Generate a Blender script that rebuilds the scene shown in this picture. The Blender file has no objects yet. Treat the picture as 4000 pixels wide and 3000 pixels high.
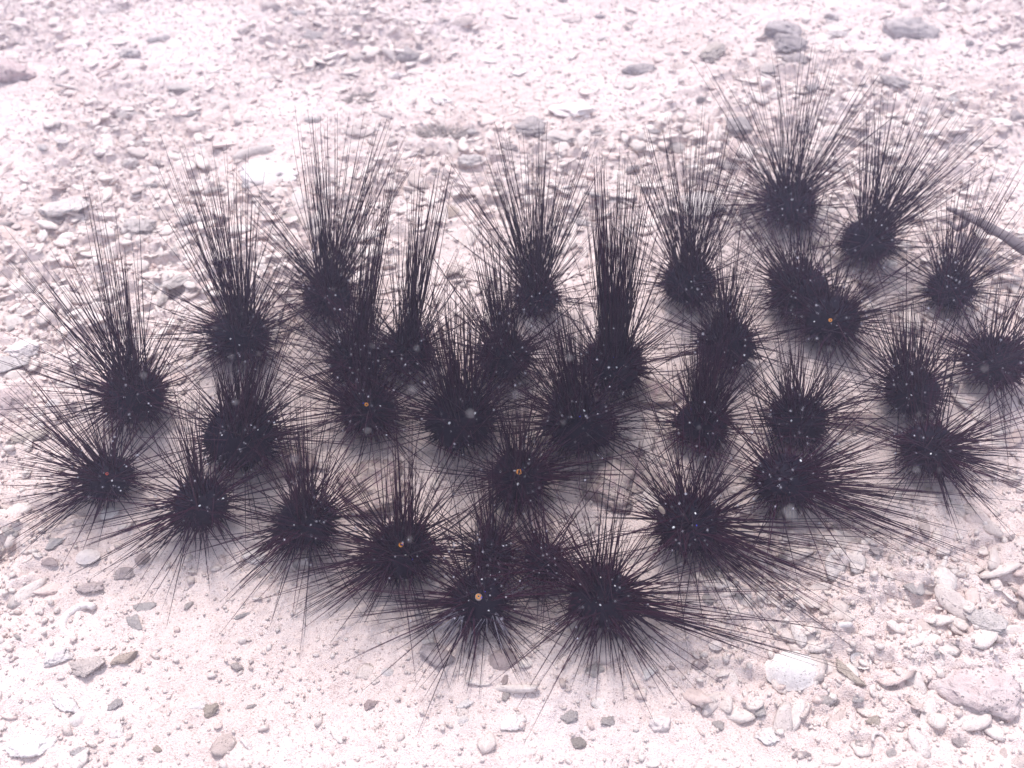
import bpy, bmesh, math, random
import numpy as np
from mathutils import Vector, Matrix, noise as mnoise

random.seed(7)
rng = np.random.default_rng(7)
S = bpy.context.scene
COL = S.collection

# ------------------------------------------------------------------ camera
CAM_H, PITCH, LENS = 0.98, math.radians(46.0), 33.0
cam_d = bpy.data.cameras.new("camera")
cam_d.lens = LENS; cam_d.sensor_width = 36.0
cam_d.clip_start = 0.02; cam_d.clip_end = 200.0
cam_d.dof.use_dof = True; cam_d.dof.focus_distance = 1.15; cam_d.dof.aperture_fstop = 4.5
cam = bpy.data.objects.new("camera", cam_d); COL.objects.link(cam)
cam.location = (0, 0, CAM_H); cam.rotation_euler = (math.pi/2 - PITCH, 0, 0)
S.camera = cam

# ------------------------------------------------------------------ sky, sun, exposure
SUN_EL, SUN_AZ = math.radians(61.0), math.radians(-12.0)     # azimuth from +Y towards +X
w = bpy.data.worlds.new("World"); S.world = w; w.use_nodes = True
nt = w.node_tree; nt.nodes.clear()
sky = nt.nodes.new("ShaderNodeTexSky"); sky.sky_type = 'NISHITA'; sky.sun_disc = False
sky.sun_elevation = SUN_EL; sky.sun_rotation = SUN_AZ
hs = nt.nodes.new("ShaderNodeHueSaturation"); hs.inputs['Saturation'].default_value = 0.42
bg = nt.nodes.new("ShaderNodeBackground"); bg.inputs['Strength'].default_value = 0.125
wo = nt.nodes.new("ShaderNodeOutputWorld")
nt.links.new(sky.outputs[0], hs.inputs['Color']); nt.links.new(hs.outputs[0], bg.inputs['Color'])
nt.links.new(bg.outputs[0], wo.inputs['Surface'])
sun_d = bpy.data.lights.new("sun", 'SUN'); sun_d.energy = 1.4; sun_d.angle = math.radians(10); sun_d.color = (1, 0.95, 0.925)
sun = bpy.data.objects.new("sun", sun_d); COL.objects.link(sun)
sdir = Vector((math.sin(SUN_AZ)*math.cos(SUN_EL), math.cos(SUN_AZ)*math.cos(SUN_EL), math.sin(SUN_EL)))
sun.rotation_euler = sdir.to_track_quat('Z', 'Y').to_euler(); sun.location = sdir*6
vs = S.view_settings
S.display_settings.display_device = 'sRGB'
vs.view_transform = 'Standard'; vs.look = 'None'; vs.gamma = 1.0; vs.use_curve_mapping = False
vs.exposure = 1.48
S.cycles.use_denoising = True
S.cycles.max_bounces = 8; S.cycles.volume_bounces = 1; S.cycles.transparent_max_bounces = 16

# ------------------------------------------------------------------ helpers
F_PX = LENS/36.0*4000.0                 # focal length in photo pixels
cp, sp_ = math.cos(PITCH), math.sin(PITCH)
def ray(u, v):
    x, y = (u-2000)/F_PX, (v-1500)/F_PX
    # camera right = +X, up = (0, sp, cp), forward = (0, cp, -sp)
    return Vector((x, cp - y*sp_, -sp_ - y*cp))
def at_z(u, v, z):
    d = ray(u, v); t = (z-CAM_H)/d.z
    return Vector((0, 0, CAM_H)) + d*t
def at_y(u, v, y):
    d = ray(u, v)
    return Vector((0, 0, CAM_H)) + d*(y/d.y)
def depth(p):
    return p.y*cp - (p.z-CAM_H)*sp_

def hsh(ix, iy, s):
    n = (ix.astype(np.int64)*374761393 + iy.astype(np.int64)*668265263 + s*974634777) & 0xffffffff
    n = ((n ^ (n >> 13))*1274126177) & 0xffffffff
    n = ((n ^ (n >> 16))*2246822519) & 0xffffffff
    return ((n ^ (n >> 15)) & 0xffffff)/float(0xffffff)
def vn(x, y, s):
    x = np.asarray(x, float); y = np.asarray(y, float)
    ix, iy = np.floor(x), np.floor(y); fx, fy = x-ix, y-iy
    fx = fx*fx*(3-2*fx); fy = fy*fy*(3-2*fy)
    a, b = hsh(ix, iy, s), hsh(ix+1, iy, s); c, d = hsh(ix, iy+1, s), hsh(ix+1, iy+1, s)
    return (a*(1-fx)+b*fx)*(1-fy) + (c*(1-fx)+d*fx)*fy
def fbm(x, y, s, o=3):
    r, a, t = 0, 1.0, 0
    for k in range(o):
        c, sn = math.cos(k*.7+s), math.sin(k*.7+s)
        r = r + a*vn((x*c-y*sn)*2**k+31*k, (x*sn+y*c)*2**k+17*k, s+k); t += a; a *= .5
    return r/t

def gauss(x, y, cx, cy, sx, sy):
    return np.exp(-((x-cx)/sx)**2-((y-cy)/sy)**2)
def rubble(x, y):
    """0 = smooth sand, 1 = dense rubble"""
    m = np.clip((fbm(x*2.6+5, y*3.4, 11, 3)-0.40)*3.6, 0, 1)
    m = m*0.72 + .16*np.clip((y-.95)*2, 0, 1) + 0.30*gauss(x, y, -.75, .95, .3, .6) + 0.35*gauss(x, y, .2, 1.45, .5, .22) + .3*gauss(x, y, .75, .6, .25, .3)
    m = m - 0.55*gauss(x, y, .0, .33, .5, .14) - .5*gauss(x, y, -.45, 1.62, .3, .25)
    return np.clip(m, 0, 1)
def H(x, y):
    x = np.asarray(x, float); y = np.asarray(y, float)
    h = 0.05*(fbm(x*1.1, y*1.1, 3, 2)-.5) + 0.022*(fbm(x*4, y*5, 4, 2)-.5)
    m = rubble(x, y)
    h = h + (0.006+0.022*m)*(fbm(x*14, y*20, 5, 2)-.5)
    b = fbm(x*30, y*46, 6, 3)
    h = h + (0.004+0.022*m)*np.clip((b-.48)*5, 0, .8)*.45 - .010*m*np.clip(.44-b, 0, 1)
    r = 1-np.abs(fbm(x*24+9, y*40, 12, 2)*2-1)
    h = h + (.001+.016*m)*np.clip(r-.70, 0, 1)*2
    h = h + (0.0042+.0062*m)*(fbm(x*105, y*125, 8, 2)-.5)
    fade = np.exp(-np.maximum(0, np.hypot(x, y-1)-3)/3)
    return h*(.25+.75*fade)
def h1(x, y): return float(H(np.array([x]), np.array([y]))[0])
def ground_at(u, v):
    z = 0.0
    for _ in range(5):
        p = at_z(u, v, z); z = h1(p.x, p.y)
    return Vector((p.x, p.y, z))

def mesh_obj(name, me, mat=None, parent=None):
    o = bpy.data.objects.new(name, me)
    if mat is not None and len(me.materials) == 0: me.materials.append(mat)
    COL.objects.link(o)
    if parent is not None: o.parent = parent
    return o
def tag(o, label=None, cat=None, group=None, kind=None):
    if label: o['label'] = label
    if cat: o['category'] = cat
    if group: o['group'] = group
    if kind: o['kind'] = kind
    return o
def np_mesh(name, V, Fc, smooth=True):
    me = bpy.data.meshes.new(name)
    V = np.asarray(V, np.float32); Fc = np.asarray(Fc, np.int32)
    k = Fc.shape[1]
    me.vertices.add(len(V)); me.vertices.foreach_set('co', V.ravel())
    me.loops.add(Fc.size); me.loops.foreach_set('vertex_index', Fc.ravel())
    me.polygons.add(len(Fc)); me.polygons.foreach_set('loop_start', np.arange(0, Fc.size, k, dtype=np.int32))
    me.polygons.foreach_set('use_smooth', np.full(len(Fc), smooth, dtype=bool))
    me.update(calc_edges=True); me.validate()
    return me

# ------------------------------------------------------------------ materials
def new_mat(name):
    m = bpy.data.materials.new(name); m.use_nodes = True
    t = m.node_tree; b = t.nodes['Principled BSDF']
    return m, t, b
def N(t, typ, **kw):
    n = t.nodes.new(typ)
    for k, v in kw.items():
        if k in n.inputs.keys() if isinstance(k, str) else False: n.inputs[k].default_value = v
        else: setattr(n, k, v)
    return n
def noise_node(t, co, scale, detail=4, rough=.6):
    n = t.nodes.new('ShaderNodeTexNoise'); n.inputs['Scale'].default_value = scale
    n.inputs['Detail'].default_value = detail; n.inputs['Roughness'].default_value = rough
    t.links.new(co, n.inputs['Vector']); return n
def ramp(t, fac, stops):
    r = t.nodes.new('ShaderNodeValToRGB'); t.links.new(fac, r.inputs['Fac'])
    e = r.color_ramp.elements
    while len(e) < len(stops): e.new(.5)
    for el, (p, c) in zip(e, stops):
        el.position = p; el.color = (*c, 1) if len(c) == 3 else c
    return r
def mix(t, fac, a, b, mode='MIX'):
    m = t.nodes.new('ShaderNodeMix'); m.data_type = 'RGBA'; m.blend_type = mode
    for sock, val in ((m.inputs[0], fac), (m.inputs[6], a), (m.inputs[7], b)):
        if hasattr(val, 'is_output'): t.links.new(val, sock)
        else: sock.default_value = val if not isinstance(val, tuple) else (*val, 1)
    return m.outputs[2]
def g3(v): return (v, v, v)

def sand_mat():
    m, t, b = new_mat('coral_sand')
    co = t.nodes.new('ShaderNodeTexCoord').outputs['Object']
    n1 = noise_node(t, co, 3.2, 5); n2 = noise_node(t, co, 85, 6, .75); n3 = noise_node(t, co, 330, 3, .7)
    base = ramp(t, n1.outputs[0], [(.3, (.67, .545, .505)), (.55, (.75, .63, .595)), (.75, (.755, .65, .635))])
    blot = ramp(t, n2.outputs[0], [(.30, (.74, .69, .69)), (.45, (.97, .96, .96)), (.7, (1, 1, 1))])
    c = mix(t, 1.0, base.outputs[0], blot.outputs[0], 'MULTIPLY')
    vo = t.nodes.new('ShaderNodeTexVoronoi'); vo.inputs['Scale'].default_value = 700; t.links.new(co, vo.inputs['Vector'])
    sc = t.nodes.new('ShaderNodeSeparateColor'); t.links.new(vo.outputs['Color'], sc.inputs[0])
    sp = ramp(t, sc.outputs[0], [(0, (.50, .43, .42)), (.07, (.74, .68, .66)), (.16, (1, .975, .96)), (.85, (1, 1, 1)), (1, (1.0, .91, .87))])
    c = mix(t, .8, c, sp.outputs[0], 'MULTIPLY')
    t.links.new(c, b.inputs['Base Color'])
    b.inputs['Roughness'].default_value = .95; b.inputs['Specular IOR Level'].default_value = .15
    bp = t.nodes.new('ShaderNodeBump'); bp.inputs['Strength'].default_value = .9; bp.inputs['Distance'].default_value = .0013
    add = t.nodes.new('ShaderNodeMath'); add.operation = 'ADD'
    t.links.new(n3.outputs[0], add.inputs[0]); t.links.new(vo.outputs['Distance'], add.inputs[1])
    t.links.new(add.outputs[0], bp.inputs['Height']); t.links.new(bp.outputs[0], b.inputs['Normal'])
    return m
def stone_mat(name, c, c2=None, island=False, nscale=6, spots=.5):
    m, t, b = new_mat(name)
    co = t.nodes.new('ShaderNodeTexCoord').outputs['Object']
    c2 = c2 or tuple(x*.62 for x in c)
    n1 = noise_node(t, co, nscale, 6, .7)
    col = ramp(t, n1.outputs[0], [(.32, c2), (.56, c), (.8, tuple(min(.86, x*1.12) for x in c))]).outputs[0]
    if island: rnd = t.nodes.new('ShaderNodeNewGeometry').outputs['Random Per Island']
    else: rnd = t.nodes.new('ShaderNodeObjectInfo').outputs['Random']
    if island:
        tint = ramp(t, rnd, [(0, (.70, .64, .62)), (.04, (.86, .81, .79)), (.12, (.97, .93, .91)), (.5, (1, .97, .95)), (.85, (1.05, 1.04, 1.03)), (.95, (1, .89, .86)), (1, (.92, .82, .80))])
    else:
        tint = ramp(t, rnd, [(0, (.90, .87, .87)), (.5, (1, .98, .97)), (1, (1, .93, .915))])
    col = mix(t, 1.0, col, tint.outputs[0], 'MULTIPLY')
    t.links.new(col, b.inputs['Base Color'])
    b.inputs['Roughness'].default_value = .92; b.inputs['Specular IOR Level'].default_value = .18
    bp = t.nodes.new('ShaderNodeBump'); bp.inputs['Strength'].default_value = 1.0; bp.inputs['Distance'].default_value = .0016 if island else (.0015 if 'white' in name else .004)
    n2 = noise_node(t, co, nscale*4, 4, .7)
    vo = t.nodes.new('ShaderNodeTexVoronoi'); vo.inputs['Scale'].default_value = nscale*3.2; t.links.new(co, vo.inputs['Vector'])
    pit = ramp(t, vo.outputs['Distance'], [(.10, g3(.0)), (.30, g3(1))])
    n3 = noise_node(t, co, nscale*.7, 2); ma = ramp(t, n3.outputs[0], [(.42, g3(1)), (.55, g3(0))])
    mx = t.nodes.new('ShaderNodeMath'); mx.operation = 'MAXIMUM'; t.links.new(pit.outputs[0], mx.inputs[0]); t.links.new(ma.outputs[0], mx.inputs[1])
    ad = t.nodes.new('ShaderNodeMath'); ad.operation = 'ADD'; t.links.new(n2.outputs[0], ad.inputs[0]); t.links.new(mx.outputs[0], ad.inputs[1])
    t.links.new(ad.outputs[0], bp.inputs['Height']); t.links.new(bp.outputs[0], b.inputs['Normal'])
    return m
def plain_mat(name, c, rough=.5, spec=.5, var=.3, scale=40):
    m, t, b = new_mat(name)
    co = t.nodes.new('ShaderNodeTexCoord').outputs['Object']
    n1 = noise_node(t, co, scale, 3)
    col = ramp(t, n1.outputs[0], [(.3, tuple(x*(1-var) for x in c)), (.7, tuple(min(1, x*(1+var)) for x in c))])
    t.links.new(col.outputs[0], b.inputs['Base Color'])
    b.inputs['Roughness'].default_value = rough; b.inputs['Specular IOR Level'].default_value = spec
    return m
def spine_mat(name, c0, c1):
    m, t, b = new_mat(name)
    rnd = t.nodes.new('ShaderNodeObjectInfo').outputs['Random']
    col = ramp(t, rnd, [(0, c0), (1, c1)])
    t.links.new(col.outputs[0], b.inputs['Base Color'])
    b.inputs['Roughness'].default_value = .45; b.inputs['Specular IOR Level'].default_value = .06
    return m
M = dict(
    sand=sand_mat(),
    white=stone_mat('white_shell_lime', (.80, .73, .70), (.72, .65, .62)),
    pale=stone_mat('pale_coral_lime', (.68, .60, .565), (.52, .45, .425)),
    grey=stone_mat('grey_coral_rock', (.68, .61, .585), (.55, .49, .47)),
    dark=stone_mat('dark_coral_rock', (.50, .44, .425), (.36, .31, .305)),
    tan=stone_mat('tan_stone', (.63, .53, .45), (.50, .41, .345)),
    mauve=stone_mat('mauve_encrusted_stone', (.64, .545, .525), (.53, .43, .425)),
    pink=stone_mat('pink_coralline_stone', (.62, .50, .475), (.50, .37, .36)),
    brown=stone_mat('brown_stone', (.56, .49, .44), (.44, .375, .335)),
    rock=stone_mat('pink_crusted_reef_rock', (.58, .48, .43), (.42, .28, .30), nscale=8),
    grain=stone_mat('sand_grains', (.74, .645, .605), (.64, .55, .515), island=True, nscale=170),
    body=plain_mat('urchin_skin', (.004, .003, .009), .6, .05),
    spine=spine_mat('urchin_spine', (.005, .0022, .008), (.040, .007, .020)),
    pale_spine=spine_mat('pale_spine', (.16, .15, .19), (.30, .28, .33)),
    ring=plain_mat('orange_ring', (.75, .28, .02), .4, .5, .2, 300),
    sac=plain_mat('grey_orange_sac', (.45, .36, .33), .4, .5, .2, 300),
    redring=plain_mat('red_ring', (.55, .07, .03), .4, .5, .2, 300),
    pore=plain_mat('dark_pore', (.02, .008, .005), .5),
    wspot_glint=plain_mat('white_spot_glint', (.85, .85, .88), .25, .8, .05),  # white of the skin spots, also flash glints put in as colour
    bspot=plain_mat('blue_spot', (.05, .07, .75), .25, .8, .2),
    algae=plain_mat('brown_algae', (.40, .34, .315), .8, .2, .4),
    wood=plain_mat('dead_branch', (.19, .155, .16), .8, .2, .4, 60),
)

# ------------------------------------------------------------------ seabed
def axis(lo, hi, step, far_lo, far_hi):
    a = list(np.arange(lo, hi+1e-6, step)); s = step; v = hi
    while v < far_hi: s *= 1.22; v += s; a.append(v)
    s = step; v = lo
    while v > far_lo: s *= 1.22; v -= s; a.insert(0, v)
    return np.array(a)
xs = axis(-1.25, 1.25, .0038, -40, 40); ys = axis(.2, 2.4, .0038, -20, 60)
X, Y = np.meshgrid(xs, ys)
Z = H(X, Y)
V = np.stack([X.ravel(), Y.ravel(), Z.ravel()], 1)
nx, ny = len(xs), len(ys)
I = (np.arange(ny-1)[:, None]*nx + np.arange(nx-1)[None, :]).ravel()
sea = mesh_obj('seabed', np_mesh('seabed', V, np.stack([I, I+1, I+1+nx, I+nx], 1)), M['sand'])
tag(sea, 'pale pinkish coral sand sea floor with low bumps', kind='structure')

# ------------------------------------------------------------------ loose rubble nobody could count
def ico(sub):
    bm = bmesh.new(); bmesh.ops.create_icosphere(bm, subdivisions=sub, radius=1)
    v = np.array([tuple(p.co) for p in bm.verts]); f = np.array([[q.index for q in p.verts] for p in bm.faces])
    bm.free(); return v, f
def scatter(name, n, sub, smin, smax, flat, label, power=2.2, thr=0.0, bias=1.0, xr=(-1.6, 1.6), yr=(.2, 2.75), smooth=True, elong=1.0, rough=0, lift=.55):
    bv, bf = ico(sub)
    px = rng.uniform(*xr, n*4); py = rng.uniform(*yr, n*4)
    mk = rubble(px, py)
    keep = rng.uniform(0, 1, n*4) < (thr + (1-thr)*mk**bias)
    px, py = px[keep][:n], py[keep][:n]; k = len(px)
    s = smin + (smax-smin)*rng.uniform(0, 1, k)**power
    sc = np.stack([s*rng.uniform(.8, 1.5*elong, k), s*rng.uniform(.6, 1.0, k), s*rng.uniform(flat*.6, flat*1.5, k)], 1)
    nv = len(bv)
    jit = rng.uniform(.72, 1.28, (k, nv, 1))
    if rough:
        # lumpy outline: every chip samples its own place in a noise field
        o1 = rng.uniform(0, 500, (k, 1)); q = bv[None]*1.5
        jit = (.62+.75*vn(q[:, :, 0]*1.0+o1+q[:, :, 2], q[:, :, 1]*1.0+o1*1.7, 71)+rng.uniform(-.09, .09, (k, nv)))[:, :, None]
    P = bv[None]*jit*sc[:, None, :]
    P[:, :, 2] = np.clip(P[:, :, 2], None, (sc[:, 2]*.6)[:, None])
    # tilt then spin
    a = rng.normal(0, .3, k); ca, sa = np.cos(a)[:, None], np.sin(a)[:, None]
    y, z = P[:, :, 1]*ca-P[:, :, 2]*sa, P[:, :, 1]*sa+P[:, :, 2]*ca
    a = rng.normal(0, .25, k); ca, sa = np.cos(a)[:, None], np.sin(a)[:, None]
    x, z = P[:, :, 0]*ca-z*sa, P[:, :, 0]*sa+z*ca
    a = rng.uniform(0, 6.283, k); ca, sa = np.cos(a)[:, None], np.sin(a)[:, None]
    x, y = x*ca-y*sa, x*sa+y*ca
    hz = H(px, py) + sc[:, 2]*lift
    P = np.stack([x+px[:, None], y+py[:, None], z+hz[:, None]], 2).reshape(-1, 3)
    Fc = (bf[None]+(np.arange(k)*nv)[:, None, None]).reshape(-1, 3)
    o = mesh_obj(name, np_mesh(name, P, Fc, smooth), M['grain'])
    return tag(o, label, kind='stuff')
scatter('coral_gravel', 25000, 1, .0018, .0062, .55, 'small broken coral and shell gravel over the sea floor', 2.4, .12, 1.1)
scatter('coral_chips', 8800, 2, .005, .017, .25, 'flat broken coral chips strewn among the gravel', 2.2, .05, 1.5, elong=1.3, rough=1, lift=.1)
# sand grains: octahedra, cheapest solid
_ico = ico
def ico(sub):
    v = np.array([(1,0,0),(-1,0,0),(0,1,0),(0,-1,0),(0,0,1),(0,0,-1)], float)
    f = np.array([(0,2,4),(2,1,4),(1,3,4),(3,0,4),(2,0,5),(1,2,5),(3,1,5),(0,3,5)])
    return v, f
scatter('coarse_sand', 90000, 0, .0009, .0033, .75, 'coarse pale coral sand grains covering the sea floor', 1.8, .35)
ico = _ico

# ------------------------------------------------------------------ stones and shells
def stone_mesh(seed, kind, sub=4):
    r = random.Random(seed)
    v, f = ico(sub)
    scl = dict(chip=(1, .60, .16), slab=(1, .66, .22), lump=(1, .78, .46), block=(1, .6, .42), boulder=(1, .80, .42), bar=(1, .34, .24))[kind]
    off = Vector((r.uniform(0, 99), r.uniform(0, 99), r.uniform(0, 99)))
    planes = []
    for _ in range(9):
        n = Vector((r.gauss(0, 1), r.gauss(0, 1), r.gauss(0, .7))).normalized(); planes.append((n, r.uniform(.50, .80)))
    out = []
    for p in v:
        p = Vector(p)
        k = 1 + .55*mnoise.noise(p*1.3+off) + .30*mnoise.noise(p*2.7+off)
        q = p*k
        for n, d in planes:
            e = q.dot(n)-d
            if e > 0: q -= n*e*.88
        q += p*(.13*mnoise.noise(p*4+off*2)+.10*mnoise.noise(p*8+off*2)+.06*mnoise.noise(p*16+off)+(.05*mnoise.noise(p*30+off) if sub > 4 else 0))
        out.append((q.x*scl[0], q.y*scl[1], q.z*scl[2]))
    o = np.array(out); wd = (o[:, 0].max()-o[:, 0].min())
    o[:, 0] -= (o[:, 0].max()+o[:, 0].min())/2
    return np_mesh(kind+'_stone', o/wd, f)
def tube(points, radii, sides=10, rough=0.0, seed=0, cap=True):
    r = random.Random(seed); P = [Vector(p) for p in points]
    V, Fc = [], []
    prev = None
    for i, p in enumerate(P):
        d = (P[min(i+1, len(P)-1)]-P[max(i-1, 0)]).normalized()
        a = d.orthogonal() if prev is None else (prev - d*prev.dot(d))
        a.normalize(); prev = a; b = d.cross(a)
        for k in range(sides):
            t = 2*math.pi*k/sides
            rr = radii[i]*(1+rough*r.uniform(-1, 1))
            V.append(tuple(p+(a*math.cos(t)+b*math.sin(t))*rr))
    for i in range(len(P)-1):
        for k in range(sides):
            a, b = i*sides+k, i*sides+(k+1) % sides
            Fc.append((a, b, b+sides)); Fc.append((a, b+sides, a+sides))
    if cap:
        for i, (j, fl) in enumerate(((0, True), (len(P)-1, False))):
            V.append(tuple(P[j])); c = len(V)-1
            for k in range(sides):
                a, b = j*sides+k, j*sides+(k+1) % sides
                Fc.append((c, b, a) if fl else (c, a, b))
    return V, Fc
def finger_mesh(seed):
    r = random.Random(seed); n = 11; pts, rad = [], []
    bend = r.uniform(-.25, .25)
    for i in range(n):
        t = i/(n-1)-.5
        pts.append((t, bend*(t*t*2-.25)+r.uniform(-.015, .015), r.uniform(-.02, .02)))
        e = min(1, (0.5-abs(t))*7+.35)
        rad.append(r.uniform(.12, .17)*e)
    V, Fc = tube(pts, rad, 10, .12, seed)
    return np_mesh('finger_coral', V, Fc)
def arc_mesh(seed, sweep=3.9):
    r = random.Random(seed); pts, rad = [], []
    for i in range(17):
        t = -sweep/2 + sweep*i/16
        pts.append((math.cos(t)*.42, math.sin(t)*.42, .02*math.sin(3*t))); rad.append((.11-.03*abs(i-8)/8)*r.uniform(.9, 1.1))
    V, Fc = tube(pts, rad, 10, .08, seed)
    return np_mesh('curved_coral', V, Fc)
def shell_mesh(seed, depth_=.27):
    r = random.Random(seed); na, nr = 40, 9; V, Fc = [], []
    for side in (0, 1):
        for j in range(nr+1):
            q = j/nr
            for k in range(na):
                t = 2*math.pi*k/na
                rad = .5*q*(1+.10*math.cos(t)+.03*math.cos(13*t)*q)
                x, y = rad*math.cos(t)*1.0, rad*math.sin(t)*.8
                z = depth_*(1-q**2.2) + .012*math.cos(13*t)*q + .008*math.sin(q*25)
                V.append((x+.0, y, z-(.025 if side else 0)*(1 if q < 1 else 0)))
    m = (nr+1)*na
    for s in (0, 1):
        for j in range(nr):
            for k in range(na):
                a, b = s*m+j*na+k, s*m+j*na+(k+1) % na
                c, d = b+na, a+na
                if s == 0: Fc += [(a, d, c), (a, c, b)]
                else: Fc += [(a, c, d), (a, b, c)]
    for k in range(na):
        a, b = nr*na+k, nr*na+(k+1) % na
        Fc += [(a, a+m, b+m), (a, b+m, b)]
    return np_mesh('half_shell', V, Fc)
def tuft_mesh(seed):
    r = random.Random(seed); V, Fc = [], []
    for _ in range(420):
        a = r.uniform(0, 6.283); q = r.random()**.6*.45*(1+.3*math.sin(3*a))
        b = Vector((math.cos(a)*q, math.sin(a)*q*.75, 0))
        d = Vector((math.cos(a)*q*1.4+r.gauss(0, .2), math.sin(a)*q+r.gauss(0, .2), r.uniform(.1, .5))).normalized()*r.uniform(.08, .22)
        pts = [b, b+d*.5+Vector((0, 0, .02)), b+d+Vector((r.gauss(0, .03), r.gauss(0, .03), -.02))]
        v, f = tube(pts, [.011, .009, .003], 4, .2, r.random(), False)
        n = len(V); V += v; Fc += [tuple(i+n for i in x) for x in f]
    return np_mesh('algae_blades', V, Fc)

STONE_GROUP = 'coral stones and shells lying on the sand'
NAMES = dict(chip=('coral_chip', 'coral chip'), slab=('coral_slab', 'stone'), lump=('coral_stone', 'stone'), block=('coral_block', 'stone'),
             boulder=('coral_rock', 'rock'), bar=('coral_stick', 'coral stick'), finger=('coral_finger', 'coral fragment'),
             arc=('curved_coral', 'coral fragment'), shell=('shell', 'shell'), cup=('upturned_shell', 'shell'), tuft=('algae_tuft', 'seaweed'))
_ms = {}
def place(kind, mat, u, v, wpx, rot, label, seed, tilt=None, sink=None, group=STONE_GROUP, shared=False, flat=1.0, sub=None):
    p = ground_at(u, v)
    wd = wpx*depth(p)/F_PX
    if shared:
        key = (kind, seed, mat)
        me = _ms.get(key)
    else: key = me = None
    if me is None:
        if kind == 'finger': me = finger_mesh(seed)
        elif kind == 'arc': me = arc_mesh(seed)
        elif kind in ('shell', 'cup'): me = shell_mesh(seed)
        elif kind == 'tuft': me = tuft_mesh(seed)
        else: me = stone_mesh(seed, kind, sub or (3 if shared else 4))
        if key: _ms[key] = me
    name, cat = NAMES[kind]
    o = mesh_obj(name, me, M[mat])
    zs = np.array([vv.co.z for vv in me.vertices]); lo, hi = zs.min(), zs.max()
    sk = sink if sink is not None else .42
    r = random.Random(seed*31+int(u))
    tx, ty = tilt if tilt else (r.uniform(-.15, .15), r.uniform(-.15, .15))
    if kind == 'cup': tx += math.pi
    o.scale = (wd, wd, wd*flat)
    o.rotation_euler = (tx, ty, math.radians(rot))
    if kind == 'cup': o.location = (p.x, p.y, p.z + hi*wd*.85)
    elif kind == 'tuft': o.location = (p.x, p.y, p.z-.002)
    else: o.location = (p.x, p.y, p.z + (-lo*(1-2*sk))*wd*flat)
    return tag(o, label, cat, group)

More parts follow.
